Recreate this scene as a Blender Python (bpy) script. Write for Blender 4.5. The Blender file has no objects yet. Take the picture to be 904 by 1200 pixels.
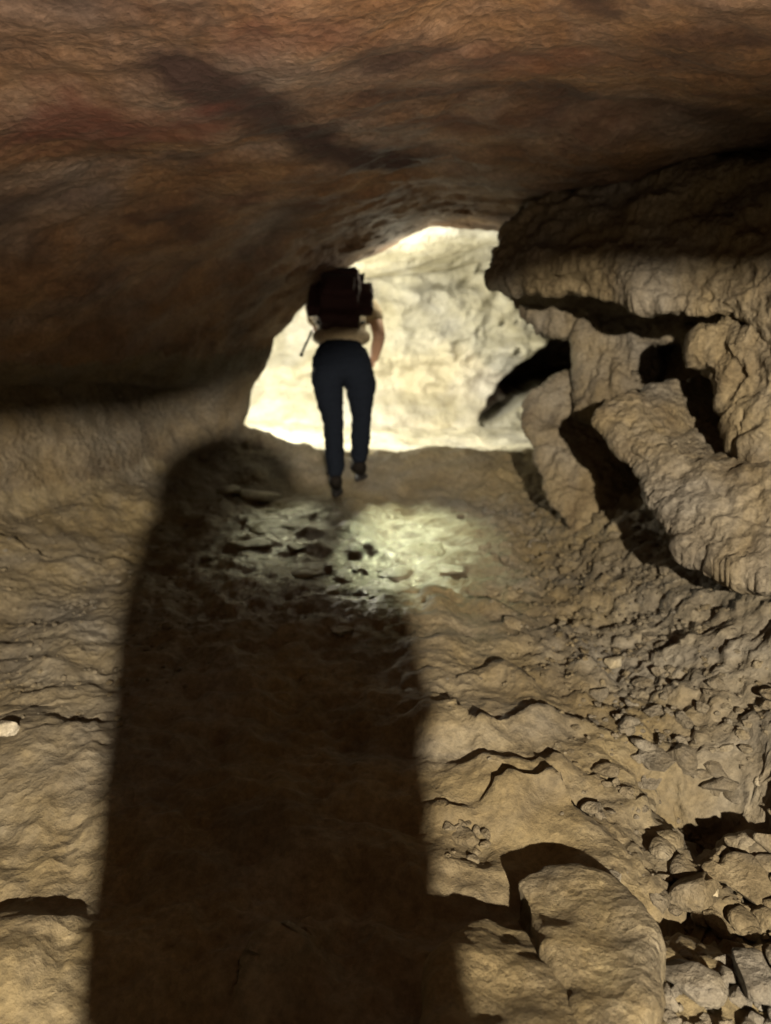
import bpy, bmesh, math, random
import numpy as np
from mathutils import Vector, Matrix

random.seed(11)
rng = np.random.default_rng(7)
R = math.radians
S = bpy.context.scene
COL = S.collection

# ------------------------------------------------------------------ camera
CAM = Vector((0.0, 0.0, 1.40))
PITCH = R(14.0)
FPX = 873.0                                  # focal length in pixels of the 904 x 1200 photograph
cam_data = bpy.data.cameras.new('camera')
cam_data.sensor_fit = 'VERTICAL'
cam_data.sensor_height = 36.0
cam_data.lens = 36.0 * FPX / 1200.0
cam_data.clip_start = 0.05
cam_data.clip_end = 200.0
cam_data.dof.use_dof = True
cam_data.dof.focus_distance = 1.9
cam_data.dof.aperture_fstop = 1.8
cam = bpy.data.objects.new('camera', cam_data)
cam.location = CAM
cam.rotation_euler = (R(90) - PITCH, 0, 0)
COL.objects.link(cam)
S.camera = cam

# ------------------------------------------------------------------ world, exposure
w = bpy.data.worlds.new('World')
S.world = w
w.use_nodes = True
bg = w.node_tree.nodes['Background']
bg.inputs[0].default_value = (1.0, 0.62, 0.66, 1)   # the last trace of stray light underground
bg.inputs[1].default_value = 0.0045
S.view_settings.view_transform = 'Standard'
S.view_settings.look = 'None'
S.view_settings.exposure = 0.0
S.view_settings.gamma = 1.0
S.cycles.use_denoising = True
S.cycles.max_bounces = 5
S.cycles.diffuse_bounces = 2
S.cycles.sample_clamp_indirect = 4.0


def lamp(name, kind, loc, energy, color, radius, target=None, angle=None, blend=0.5):
    d = bpy.data.lights.new(name, kind)
    d.energy = energy
    d.color = color
    d.shadow_soft_size = radius
    if kind == 'SPOT':
        d.spot_size = R(angle)
        d.spot_blend = blend
    o = bpy.data.objects.new(name, d)
    o.location = loc
    if target is not None:
        o.rotation_euler = (Vector(target) - Vector(loc)).to_track_quat('-Z', 'Y').to_euler()
    COL.objects.link(o)
    return o


LAMP = Vector((0.57, -3.0, 2.19))
lamp('following_headlamp', 'SPOT', LAMP, 4000.0, (1.0, 0.85, 0.63), 0.042, (0.05, 3.0, 0.75), 104, 0.25)
lamp('ceiling_fill_spot', 'SPOT', (0.50, -0.12, 0.95), 760.0, (1.0, 0.74, 0.54), 0.05, (-0.10, 1.20, 2.38), 90, 1.0)  # added fill light for the ceiling, no real torch held here
lamp('leading_headlamp', 'SPOT', (-0.36, 6.14, 1.83), 190.0, (1.0, 0.96, 0.80), 0.04, (-0.60, 8.0, 1.10), 177, 0.06)
lamp('floor_patch_spot', 'SPOT', (0.06, 5.72, 1.42), 390.0, (0.96, 1.0, 0.58), 0.03, (0.20, 4.12, 0.22), 30, 1.0)  # added spot that makes the yellow-green pool of light on the floor
lamp('wet_glint_spot', 'SPOT', (-0.64, 5.72, 1.15), 46.0, (1.0, 0.98, 0.62), 0.03, (-0.64, 4.40, 0.28), 25, 1.0)  # invented spot, put in to raise glints on the wet stones
lamp('chamber_floor_lamp', 'POINT', (-1.45, 6.75, 0.95), 150.0, (1.0, 0.95, 0.78), 0.05)
lamp('arch_rim_fill', 'POINT', (0.16, 5.62, 1.78), 13.0, (1.0, 0.90, 0.66), 0.03)  # added point light to brighten the ceiling rim at the arch

# ------------------------------------------------------------------ helpers
CP, SP_ = math.cos(PITCH), math.sin(PITCH)


def at(u, v, D):
    """the place in the cave seen at photo pixel u, v, D metres along the view"""
    X = (u - 452.0) / FPX * D
    U = (600.0 - v) / FPX * D
    return Vector((X, D * CP + U * SP_, 1.40 - D * SP_ + U * CP))


def tag(o, label=None, cat=None, group=None, kind=None):
    if label: o['label'] = label
    if cat: o['category'] = cat
    if group: o['group'] = group
    if kind: o['kind'] = kind
    return o


_perm = rng.permutation(256)
_perm = np.concatenate([_perm, _perm, _perm])
_g = rng.normal(size=(256, 3))
_g /= np.linalg.norm(_g, axis=1)[:, None]


def gnoise(p):
    i = np.floor(p).astype(np.int64)
    f = p - i
    i &= 255
    t = f * f * f * (f * (f * 6 - 15) + 10)
    out = 0.0
    for dx in (0, 1):
        wx = t[:, 0] if dx else 1 - t[:, 0]
        a = _perm[(i[:, 0] + dx) & 255]
        for dy in (0, 1):
            wy = t[:, 1] if dy else 1 - t[:, 1]
            b = _perm[a + ((i[:, 1] + dy) & 255)]
            for dz in (0, 1):
                wz = t[:, 2] if dz else 1 - t[:, 2]
                g = _g[_perm[b + ((i[:, 2] + dz) & 255)]]
                d = g[:, 0] * (f[:, 0] - dx) + g[:, 1] * (f[:, 1] - dy) + g[:, 2] * (f[:, 2] - dz)
                out = out + wx * wy * wz * d
    return out


def fbm(p, octaves=4, gain=0.5, lac=2.03):
    s, a = 0.0, 1.0
    q = np.array(p, float)
    for k in range(octaves):
        s = s + a * gnoise(q + 17.3 * k)
        q = q * lac
        a *= gain
    return s


def ridged(p, octaves=4, gain=0.5):
    s, a = 0.0, 1.0
    q = np.array(p, float)
    for k in range(octaves):
        s = s + a * (1.0 - 2.0 * np.abs(gnoise(q + 31.7 * k)))
        q = q * 2.05
        a *= gain
    return s


def cells(p, seed=0):
    """distance to the nearest and second nearest cell point, and the id of the nearest"""
    i = np.floor(p).astype(np.int64)
    best = np.full(len(p), 9.0); second = np.full(len(p), 9.0); bid = np.zeros(len(p), np.int64)
    for dx in (-1, 0, 1):
        for dy in (-1, 0, 1):
            for dz in (-1, 0, 1):
                c = i + np.array((dx, dy, dz))
                h = _perm[_perm[_perm[(c[:, 0] + seed) & 255] + (c[:, 1] & 255)] + (c[:, 2] & 255)]
                q = c + 0.5 + 0.42 * _g[h]
                d = np.linalg.norm(q - p, axis=1)
                m = d < best
                second = np.where(m, best, np.minimum(second, d))
                bid = np.where(m, h, bid)
                best = np.where(m, d, best)
    return best, second, bid


def sm(a, b, x):
    t = np.clip((x - a) / (b - a), 0, 1)
    return t * t * (3 - 2 * t)


def sdf(px, py, poly):
    """signed distance to a polygon in plan, positive inside"""
    n = len(poly)
    d = np.full(px.shape, 1e9)
    ins = np.zeros(px.shape, bool)
    for k in range(n):
        ax, ay = poly[k]; bx, by = poly[(k + 1) % n]
        ex, ey = bx - ax, by - ay
        t = np.clip(((px - ax) * ex + (py - ay) * ey) / (ex * ex + ey * ey), 0, 1)
        d = np.minimum(d, np.hypot(px - ax - t * ex, py - ay - t * ey))
        c = ((ay > py) != (by > py)) & (px < (bx - ax) * (py - ay) / (by - ay + 1e-12) + ax)
        ins ^= c
    return np.where(ins, d, -d)


def np_mesh(name, verts, quads, smooth=True):
    me = bpy.data.meshes.new(name)
    nv, nf = len(verts), len(quads)
    k = quads.shape[1]
    me.vertices.add(nv)
    me.vertices.foreach_set('co', np.ascontiguousarray(verts, np.float32).ravel())
    me.loops.add(nf * k)
    me.loops.foreach_set('vertex_index', np.ascontiguousarray(quads, np.int32).ravel())
    me.polygons.add(nf)
    me.polygons.foreach_set('loop_start', np.arange(nf, dtype=np.int32) * k)
    me.polygons.foreach_set('use_smooth', np.full(nf, smooth))
    me.update(calc_edges=True)
    me.validate()
    return me


def grid_quads(nx, ny, flip=False):
    i = np.arange(nx * ny).reshape(ny, nx)
    a, b, c, d = i[:-1, :-1].ravel(), i[:-1, 1:].ravel(), i[1:, 1:].ravel(), i[1:, :-1].ravel()
    return np.stack([a, d, c, b] if flip else [a, b, c, d], axis=1)


def grid_normals(V, nx, ny, flip=False):
    G = V.reshape(ny, nx, 3)
    n = np.cross(np.gradient(G, axis=1), np.gradient(G, axis=0))
    n /= np.linalg.norm(n, axis=2)[..., None] + 1e-12
    return (-n if flip else n).reshape(-1, 3)


def spaced(*segs):
    out = []
    for a, b, st in segs:
        out += list(np.arange(a, b - 1e-6, st))
    return np.array(out + [segs[-1][1]])


def link(name, me, mat=None, parent=None):
    o = bpy.data.objects.new(name, me)
    COL.objects.link(o)
    if mat and not me.materials: me.materials.append(mat)
    if parent: o.parent = parent
    return o


def baked(me, mods):
    """the mesh with modifiers applied, as new mesh data"""
    o = bpy.data.objects.new('working_copy', me)
    COL.objects.link(o)
    for t, props in mods:
        m = o.modifiers.new(t, t)
        for k, v in props.items(): setattr(m, k, v)
    dg = bpy.context.evaluated_depsgraph_get()
    out = bpy.data.meshes.new_from_object(o.evaluated_get(dg))
    bpy.data.objects.remove(o)
    return out


def displace(me, fn):
    n = len(me.vertices)
    co = np.empty(n * 3, np.float32); me.vertices.foreach_get('co', co)
    no = np.empty(n * 3, np.float32); me.vertex_normals.foreach_get('vector', no)
    co = co.reshape(-1, 3).astype(float); no = no.reshape(-1, 3)
    co = co + no * fn(co, no)[:, None]
    me.vertices.foreach_set('co', co.astype(np.float32).ravel())
    me.polygons.foreach_set('use_smooth', np.full(len(me.polygons), True))
    me.update()
    return me


# ------------------------------------------------------------------ materials
def rock_mat(name, c_dark, c_mid, c_light, scale=1.0, mark=None, iron=None, rough=(0.75, 0.95), bump=0.5, grain=1.0, stain=None, wet=None, spec=0.3):
    m = bpy.data.materials.new(name); m.use_nodes = True
    nt = m.node_tree; N = nt.nodes; L = nt.links
    b = N['Principled BSDF']
    geo = N.new('ShaderNodeNewGeometry')

    def noise(sc, det=8, ro=0.6, dist=0.0, vec=None):
        n = N.new('ShaderNodeTexNoise')
        n.inputs['Scale'].default_value = sc; n.inputs['Detail'].default_value = det
        n.inputs['Roughness'].default_value = ro; n.inputs['Distortion'].default_value = dist
        L.new(vec or geo.outputs['Position'], n.inputs['Vector'])
        return n

    n1 = noise(2.3 * scale, 9, 0.62, 0.4)
    ramp = N.new('ShaderNodeValToRGB')
    e = ramp.color_ramp.elements
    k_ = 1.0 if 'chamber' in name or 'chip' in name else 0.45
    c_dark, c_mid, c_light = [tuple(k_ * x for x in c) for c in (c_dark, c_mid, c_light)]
    e[0].position = 0.30; e[0].color = (*c_dark, 1)
    e[1].position = 0.72; e[1].color = (*c_light, 1)
    mid = e.new(0.50); mid.color = (*c_mid, 1)
    L.new(n1.outputs[0], ramp.inputs[0])
    col = ramp.outputs[0]

    nh = noise(1.15 * scale ** 0.5, 6, 0.62, 0.5)
    rh = N.new('ShaderNodeMapRange'); rh.inputs[1].default_value = 0.42; rh.inputs[2].default_value = 0.66
    rh.inputs[3].default_value = 1.0; rh.inputs[4].default_value = 0.45
    L.new(nh.outputs[0], rh.inputs[0])
    hs = N.new('ShaderNodeHueSaturation')
    L.new(rh.outputs[0], hs.inputs['Saturation']); L.new(col, hs.inputs['Color'])
    col = hs.outputs[0]

    # fine speckle of grit
    n2 = noise(42 * scale, 6, 0.7)
    r2 = N.new('ShaderNodeMapRange')
    r2.inputs[1].default_value = 0.30; r2.inputs[2].default_value = 0.70
    r2.inputs[3].default_value = 1 - 0.38 * grain; r2.inputs[4].default_value = 1 + 0.28 * grain
    L.new(n2.outputs[0], r2.inputs[0])
    mul = N.new('ShaderNodeMix'); mul.data_type = 'RGBA'; mul.blend_type = 'MULTIPLY'
    mul.inputs[0].default_value = 1.0
    L.new(col, mul.inputs[6]); L.new(r2.outputs[0], mul.inputs[7])
    col = mul.outputs[2]
    if stain:
        sc, lo, hi, c = stain
        n3 = noise(sc, 5, 0.55, 0.8)
        r3 = N.new('ShaderNodeMapRange'); r3.interpolation_type = 'SMOOTHSTEP'
        r3.inputs[1].default_value = lo; r3.inputs[2].default_value = hi
        L.new(n3.outputs[0], r3.inputs[0])
        mx = N.new('ShaderNodeMix'); mx.data_type = 'RGBA'
        L.new(r3.outputs[0], mx.inputs[0]); L.new(col, mx.inputs[6]); mx.inputs[7].default_value = (*c, 1)
        col = mx.outputs[2]
    if mark:                                  # mineral stains mapped on the mesh
        at_ = N.new('ShaderNodeAttribute'); at_.attribute_name = 'mineral_stain'
        mx = N.new('ShaderNodeMix'); mx.data_type = 'RGBA'
        L.new(at_.outputs['Fac'], mx.inputs[0]); L.new(col, mx.inputs[6]); mx.inputs[7].default_value = (*mark, 1)
        col = mx.outputs[2]
    if iron:
        at_ = N.new('ShaderNodeAttribute'); at_.attribute_name = 'iron_stain'
        mx = N.new('ShaderNodeMix'); mx.data_type = 'RGBA'
        L.new(at_.outputs['Fac'], mx.inputs[0]); L.new(col, mx.inputs[6]); mx.inputs[7].default_value = (*iron, 1)
        col = mx.outputs[2]
    L.new(col, b.inputs['Base Color'])

    rr = N.new('ShaderNodeMapRange')
    rr.inputs[1].default_value = 0.35; rr.inputs[2].default_value = 0.65
    rr.inputs[3].default_value = rough[0]; rr.inputs[4].default_value = rough[1]
    n4 = noise(7 * scale, 5, 0.6)
    L.new(n4.outputs[0], rr.inputs[0])
    ro = rr.outputs[0]
    if wet:                                   # seep water lying round one place: centre, radii
        (cx, cy), (rx, ry), wr = wet
        mp = N.new('ShaderNodeMapping')
        mp.inputs['Location'].default_value = (-cx / rx, -cy / ry, 0)
        mp.inputs['Scale'].default_value = (1 / rx, 1 / ry, 0)
        L.new(geo.outputs['Position'], mp.inputs['Vector'])
        ln = N.new('ShaderNodeVectorMath'); ln.operation = 'LENGTH'
        L.new(mp.outputs[0], ln.inputs[0])
        nn = noise(5, 4, 0.6)
        ad = N.new('ShaderNodeMath'); ad.operation = 'MULTIPLY_ADD'; ad.inputs[1].default_value = 1.2
        L.new(nn.outputs[0], ad.inputs[0]); L.new(ln.outputs['Value'], ad.inputs[2])
        wm = N.new('ShaderNodeMapRange'); wm.interpolation_type = 'SMOOTHSTEP'
        wm.inputs[1].default_value = 1.15; wm.inputs[2].default_value = 1.7
        wm.inputs[3].default_value = 1.0; wm.inputs[4].default_value = 0.0
        L.new(ad.outputs[0], wm.inputs[0])
        mr = N.new('ShaderNodeMix'); mr.data_type = 'FLOAT'
        L.new(wm.outputs[0], mr.inputs[0]); L.new(ro, mr.inputs[2]); mr.inputs[3].default_value = wr
        ro = mr.outputs[0]
    L.new(ro, b.inputs['Roughness'])
    b.inputs['Specular IOR Level'].default_value = spec

    # relief: grit, chips and pits, stronger in some places than in others
    nb = noise(62 * scale ** 0.5, 8, 0.72)
    nc = noise(11 * scale ** 0.5, 8, 0.66, 0.0)
    vb = N.new('ShaderNodeTexVoronoi'); vb.inputs['Scale'].default_value = 26 * scale ** 0.5; vb.inputs['Randomness'].default_value = 1.0
    wv = N.new('ShaderNodeVectorMath'); wv.operation = 'MULTIPLY_ADD'; wv.inputs[1].default_value = (0.05, 0.05, 0.05)
    L.new(nc.outputs[1], wv.inputs[0]); L.new(geo.outputs['Position'], wv.inputs[2])
    L.new(wv.outputs[0], vb.inputs['Vector'])
    pm = noise(2.1, 4, 0.6)
    pr = N.new('ShaderNodeMapRange'); pr.inputs[1].default_value = 0.38; pr.inputs[2].default_value = 0.62
    pr.inputs[3].default_value = 0.15; pr.inputs[4].default_value = 1.0
    L.new(pm.outputs[0], pr.inputs[0])
    ma = N.new('ShaderNodeMath'); ma.operation = 'MULTIPLY'
    L.new(vb.outputs['Distance'], ma.inputs[0]); L.new(pr.outputs[0], ma.inputs[1])
    mb = N.new('ShaderNodeMath'); mb.operation = 'MULTIPLY_ADD'; mb.inputs[1].default_value = 0.45
    L.new(nb.outputs[0], mb.inputs[0]); L.new(ma.outputs[0], mb.inputs[2])
    mc = N.new('ShaderNodeMath'); mc.operation = 'MULTIPLY_ADD'; mc.inputs[1].default_value = 1.0
    L.new(nc.outputs[0], mc.inputs[0]); L.new(mb.outputs[0], mc.inputs[2])
    bp = N.new('ShaderNodeBump'); bp.inputs['Strength'].default_value = min(1.0, bump * 1.35); bp.inputs['Distance'].default_value = 0.03
    L.new(mc.outputs[0], bp.inputs['Height'])
    L.new(bp.outputs[0], b.inputs['Normal'])
    return m


def plain_mat(name, c, rough=0.7, bump=0.0, scale=60, spec=0.3, var=0.25):
    m = bpy.data.materials.new(name); m.use_nodes = True
    nt = m.node_tree; N = nt.nodes; L = nt.links; b = N['Principled BSDF']
    tc = N.new('ShaderNodeTexCoord')
    n = N.new('ShaderNodeTexNoise'); n.inputs['Scale'].default_value = scale; n.inputs['Detail'].default_value = 6
    L.new(tc.outputs['Object'], n.inputs['Vector'])
    r = N.new('ShaderNodeValToRGB')
    r.color_ramp.elements[0].color = (*[x * (1 - var) for x in c], 1)
    r.color_ramp.elements[1].color = (*[min(1, x * (1 + var)) for x in c], 1)
    r.color_ramp.elements[0].position = 0.3; r.color_ramp.elements[1].position = 0.7
    L.new(n.outputs[0], r.inputs[0]); L.new(r.outputs[0], b.inputs['Base Color'])
    b.inputs['Roughness'].default_value = rough
    b.inputs['Specular IOR Level'].default_value = spec
    if bump:
        bp = N.new('ShaderNodeBump'); bp.inputs['Strength'].default_value = bump; bp.inputs['Distance'].default_value = 0.01
        L.new(n.outputs[0], bp.inputs['Height']); L.new(bp.outputs[0], b.inputs['Normal'])
    return m


M_FLOOR = rock_mat('trodden_cave_mud', (0.17, 0.125, 0.060), (0.265, 0.205, 0.105), (0.37, 0.30, 0.165), 1.1,
                   bump=0.42, wet=((-0.45, 3.9), (0.95, 1.15), 0.27), spec=0.5)
M_CEIL = rock_mat('brown_ceiling_rock', (0.120, 0.064, 0.034), (0.26, 0.155, 0.080), (0.42, 0.275, 0.145), 1.3,
                  bump=0.36, stain=(1.5, 0.56, 0.72, (0.060, 0.032, 0.022)), mark=(0.026, 0.016, 0.014), iron=(0.085, 0.030, 0.020))
M_SIDE = rock_mat('banded_wall_rock', (0.16, 0.115, 0.062), (0.25, 0.19, 0.105), (0.34, 0.27, 0.16), 1.2, bump=0.6)
M_SLAB = rock_mat('grey_brown_slab_rock', (0.19, 0.14, 0.080), (0.31, 0.245, 0.145), (0.42, 0.345, 0.215), 1.6, bump=0.52)
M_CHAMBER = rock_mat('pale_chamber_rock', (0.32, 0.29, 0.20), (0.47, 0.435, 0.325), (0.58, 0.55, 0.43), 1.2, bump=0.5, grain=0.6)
M_BOULDER = rock_mat('ochre_boulder_rock', (0.18, 0.135, 0.065), (0.30, 0.235, 0.125), (0.40, 0.33, 0.19), 2.2, bump=0.5)
M_STONE = rock_mat('rubble_stone', (0.16, 0.125, 0.070), (0.30, 0.24, 0.145), (0.44, 0.37, 0.24), 4.0, bump=0.5)
M_WET = rock_mat('wet_stone', (0.24, 0.21, 0.12), (0.36, 0.32, 0.19), (0.48, 0.44, 0.28), 4.0, rough=(0.26, 0.50), bump=0.35, spec=0.55)
M_PALE = rock_mat('pale_limestone_chip', (0.22, 0.19, 0.13), (0.31, 0.27, 0.19), (0.40, 0.36, 0.27), 4.0, bump=0.3)

# ------------------------------------------------------------------ the setting: floor
RIGHT_MASS = [(1.42, 4.55), (1.60, 5.35), (3.6, 5.7), (3.6, -3), (2.7, -3), (2.45, 1.2), (2.15, 2.7), (1.72, 3.8)]

# ridges of hardened mud across the floor: a slow rise and a drop on the far side
RIDGES = []


def ridge(pix, H, L, z=0.06):
    pts = []
    for u, v in pix:
        s = -SP_ + (600.0 - v) / FPX * CP
        D = (z + 0.03 - 1.40) / s
        for _ in range(4):
            p = at(u, v, D)
            zz = max(0.0, 0.083 * (p.y - 1.5))
            D = (zz + 0.03 - 1.40) / s
        p = at(u, v, D); pts.append((p.x, p.y))
    RIDGES.append((np.array(pts), 1.55 * H, 1.2 * L))


ridge([(430, 715), (480, 702), (540, 700), (590, 716), (622, 728)], 0.045, 0.22)
ridge([(630, 738), (655, 752), (690, 768)], 0.030, 0.14)
ridge([(478, 806), (505, 796), (526, 792)], 0.035, 0.12)
ridge([(536, 806), (555, 792), (585, 794), (612, 806), (645, 815)], 0.045, 0.14)
ridge([(470, 850), (540, 852), (560, 872), (605, 860), (650, 846), (690, 856), (730, 868)], 0.055, 0.20)
ridge([(530, 905), (600, 912), (660, 905), (715, 925)], 0.025, 0.12)
ridge([(470, 950), (540, 962), (580, 950)], 0.03, 0.12)
ridge([(560, 958), (600, 938), (650, 932), (700, 968), (730, 992)], 0.05, 0.16)
ridge([(-20, 662), (60, 668), (150, 655), (230, 660)], 0.035, 0.2)
ridge([(-20, 860), (30, 850), (90, 835)], 0.03, 0.2)
ridge([(-20, 1075), (40, 1062), (90, 1066)], 0.018, 0.16)
ridge([(250, 1200), (320, 1130), (400, 1080)], 0.05, 0.2)


def floor_h(x, y):
    z = 0.083 * np.clip(y - 1.5, 0, 3.4)
    z = z + 0.175 * sm(4.85, 5.5, y) - 0.05 * sm(5.6, 6.4, y)
    # the left bank: a slope, then a low wall that meets the roof
    xl = np.interp(y, [-3, 1.0, 2.5, 4.0, 5.0, 5.5, 5.75], [-3.0, -2.7, -2.45, -1.95, -1.35, -1.02, -1.02])
    fade = 1 - sm(5.55, 5.95, y)
    s = np.clip(xl + 0.75 - x, 0, 1.4)
    z = z + 0.26 * s * (1 - np.exp(-s * 5)) * fade
    s = np.clip(xl - x, 0, 3)
    z = z + 1.15 * sm(0.0, 0.50, s) * fade
    # the right bank of grit below the slabs
    xr = np.interp(y, [-3, 1.5, 2.5, 3.5, 4.4, 5.2], [0.95, 0.90, 0.85, 0.80, 0.85, 1.0])
    s = np.clip(x - xr, 0, 3)
    z = z + 0.62 * s * (1 - np.exp(-s * 4)) * (1 - sm(4.9, 5.5, y))
    # the pit of rubble at the right near the camera
    z = z - 0.10 * np.exp(-(((x - 0.98) / 0.33) ** 2 + ((y - 1.65) / 0.55) ** 2))
    for q0, q1, dep, ra in ((1.02, 1.93, 0.20, 0.11), (0.86, 2.02, 0.09, 0.08), (0.70, 1.50, 0.12, 0.07)):
        z = z - dep * np.exp(-(((x - q0) / (ra * 1.5)) ** 4 + ((y - q1) / ra) ** 4))
    for q0, q1, hh, ra, rb in ((0.24, 2.72, 0.05, 0.20, 0.16), (0.10, 2.30, 0.055, 0.16, 0.15), (0.42, 2.24, 0.06, 0.20, 0.13), (0.30, 1.95, 0.05, 0.22, 0.12), (0.16, 3.05, 0.035, 0.25, 0.12), (-1.05, 1.9, 0.05, 0.3, 0.25), (-0.9, 1.35, 0.05, 0.22, 0.2)):
        z = z + hh * np.exp(-(((x - q0) / ra) ** 2 + ((y - q1) / rb) ** 2))
    d = sdf(x, y, RIGHT_MASS)
    z = z + 2.6 * sm(-0.05, 0.55, d)
    return z


def ridge_h(x, y):
    z = np.zeros_like(x)
    for pts, H, Ln in RIDGES:
        xs = np.clip(x, pts[:, 0].min(), pts[:, 0].max())
        o = np.argsort(pts[:, 0])
        yy = np.interp(xs, pts[o, 0], pts[o, 1])
        d = y - yy
        endfall = np.exp(-((x - xs) / 0.05) ** 2)
        edge = np.minimum(1, np.minimum(np.abs(xs - pts[:, 0].min()), np.abs(xs - pts[:, 0].max())) / 0.10)
        brk = 0.45 + 0.55 * sm(-0.25, 0.25, gnoise(np.stack([xs * 5.0, 0 * xs + H * 100, 0 * xs + 2], 1)))
        z += H * np.where(d < 0, np.exp(np.minimum(d, 0) / Ln), np.exp(-(np.maximum(d, 0) / 0.016) ** 2)) * endfall * edge * brk
    return z


fx = spaced((-4.2, -2.3, 0.07), (-2.3, 2.3, 0.0145), (2.3, 4.2, 0.07))
fy = spaced((-4.5, 0.9, 0.06), (0.9, 2.6, 0.0115), (2.6, 5.8, 0.0165), (5.8, 10.5, 0.05))
X, Y = np.meshgrid(fx, fy)
xf, yf = X.ravel(), Y.ravel()
wob = fbm(np.stack([xf * 2.2, yf * 2.2, 0 * xf + 3], 1), 4)
zf = floor_h(xf, yf) + ridge_h(xf + 0.03 * wob, yf + 0.028 * fbm(np.stack([xf * 4, yf * 4, 0 * xf + 9], 1), 4))
V = np.stack([xf, yf, zf], 1)
nrm = grid_normals(V, len(fx), len(fy))
rough_right = sm(0.30, 0.85, xf + 0.2 * wob) * sm(0.5, 1.2, yf) * (1 - sm(5.0, 5.5, yf))
lumpy = np.exp(-((xf + 0.20 + 0.08 * yf) / 0.75) ** 2) * sm(1.0, 1.5, yf) * (1 - sm(3.2, 3.8, yf))
rough_left = sm(-0.7, -1.3, xf) * sm(2.2, 3.6, yf) * (1 - sm(5.6, 6.2, yf))
wetz = np.exp(-(((xf + 0.45) / 0.85) ** 2 + ((yf - 3.9) / 0.95) ** 2))
disp = 0.045 * np.exp(-((yf - 5.5) / 0.2) ** 2) * fbm(V * 6 + 70, 3) + 0.075 * fbm(V * 1.1, 3) + 0.042 * fbm(V * 4.2 + 5, 4, 0.52) + 0.007 * fbm(V * 24, 4, 0.6)
c1, c2, _ = cells(V * 9.0)
disp += rough_right * (0.038 * fbm(V * 11 + 2, 5, 0.65) + 0.040 * (0.5 - c1) + 0.026 * ridged(V * np.array((5, 3, 3)), 3))
disp += rough_left * (0.022 * fbm(V * np.array((7, 7, 12)) + 2, 4, 0.6))
b1, b2, _ = cells(V * 6.0, 5)
disp += wetz * (0.085 * np.clip(0.62 - b1, -0.2, 0.6) + 0.02 * fbm(V * 9, 3))
disp += lumpy * (0.045 * fbm(V * np.array((5.0, 5.0, 5.0)) + 60, 4, 0.55) + 0.020 * ridged(V * 8.0 + 12, 2))
ripple = sm(0.9, 1.4, yf) * (1 - sm(2.9, 3.6, yf)) * (1 - sm(0.55, 0.95, xf))
disp += ripple * (0.020 * ridged(V * np.array((1.6, 4.2, 1.0)) + np.stack([0 * xf, 0.35 * wob, 0 * xf], 1) + 4, 2, 0.4) + 0.006 * np.sin(yf * 34 + 6.0 * wob + 5 * xf) * sm(0.0, 0.4, wob + 0.1))
flat = 1 - np.exp(-(((xf + 0.24) / 0.22) ** 2 + ((yf - 5.0) / 0.22) ** 2))      # trodden flat where the walker stands
disp *= 0.35 + 0.65 * flat
V = V + nrm * disp[:, None]
tag(link('cave_floor', np_mesh('cave_floor', V, grid_quads(len(fx), len(fy))), M_FLOOR),
    'uneven ochre mud and rock floor of the passage', None, None, 'structure')
FLOOR_V = V.reshape(len(fy), len(fx), 3)


def floor_at(x, y):
    j = int(np.clip(np.searchsorted(fy, y), 0, len(fy) - 1)); i = int(np.clip(np.searchsorted(fx, x), 0, len(fx) - 1))
    return float(FLOOR_V[j, i, 2])


def on_floor(u, v):
    """where the view through photo pixel u, v meets the floor"""
    D = 0.9
    for _ in range(700):
        p = at(u, v, D)
        if p.z <= floor_at(p.x, p.y): return p, D
        D += 0.01
    return p, D


# ------------------------------------------------------------------ the setting: ceiling
ARCH_X = [-1.60, -1.22, -1.07, -0.95, -0.80, -0.58, -0.22, 0.30, 0.85, 3.0]
ARCH_Z = [0.10, 0.42, 0.62, 1.02, 1.36, 1.60, 1.90, 2.09, 2.08, 2.00]
LEFT_BLOCK = [(-0.9, 5.55)]


def ceil_h(x, y):
    k = 1 + 0.65 * np.clip(5.45 - y, 0, 4.6)              # the roof slopes ever more gently towards the viewer
    xe = np.where(x < 0.30, 0.30 + (x - 0.30) / k, x)
    z = np.interp(xe, ARCH_X, ARCH_Z)
    low = 1.04 * (1 - sm(5.15, 5.5, y))
    z = low + np.logaddexp(0, (z - low) * 14) / 14
    z = z + 0.10 * (1 - sm(3.2, 5.2, y))
    z = z - 0.05 * np.exp(-((y - 5.45) / 0.25) ** 2)
    ch = 2.20 - 0.14 * sm(6.2, 8.2, y) - 0.17 * np.clip(0.9 - x, 0, 4) * sm(6.2, 8.2, y)
    t = sm(5.60, 6.05, y)
    z = z * (1 - t) + ch * t
    # behind the viewer: a hanging lip, and a high roof behind it
    back = 3.3
    t = sm(-0.35, -0.62, y)
    lipz = np.interp(x, [-2.0, -0.4, -0.17, 0.06, 0.40, 0.666, 0.917, 1.4, 3.0], [1.72, 1.80, 1.835, 1.865, 1.975, 2.040, 1.985, 1.89, 1.8])
    z = z * (1 - t) + np.minimum(z, lipz) * t
    t = sm(-1.15, -1.6, y)
    z = z * (1 - t) + back * t
    return z


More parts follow.
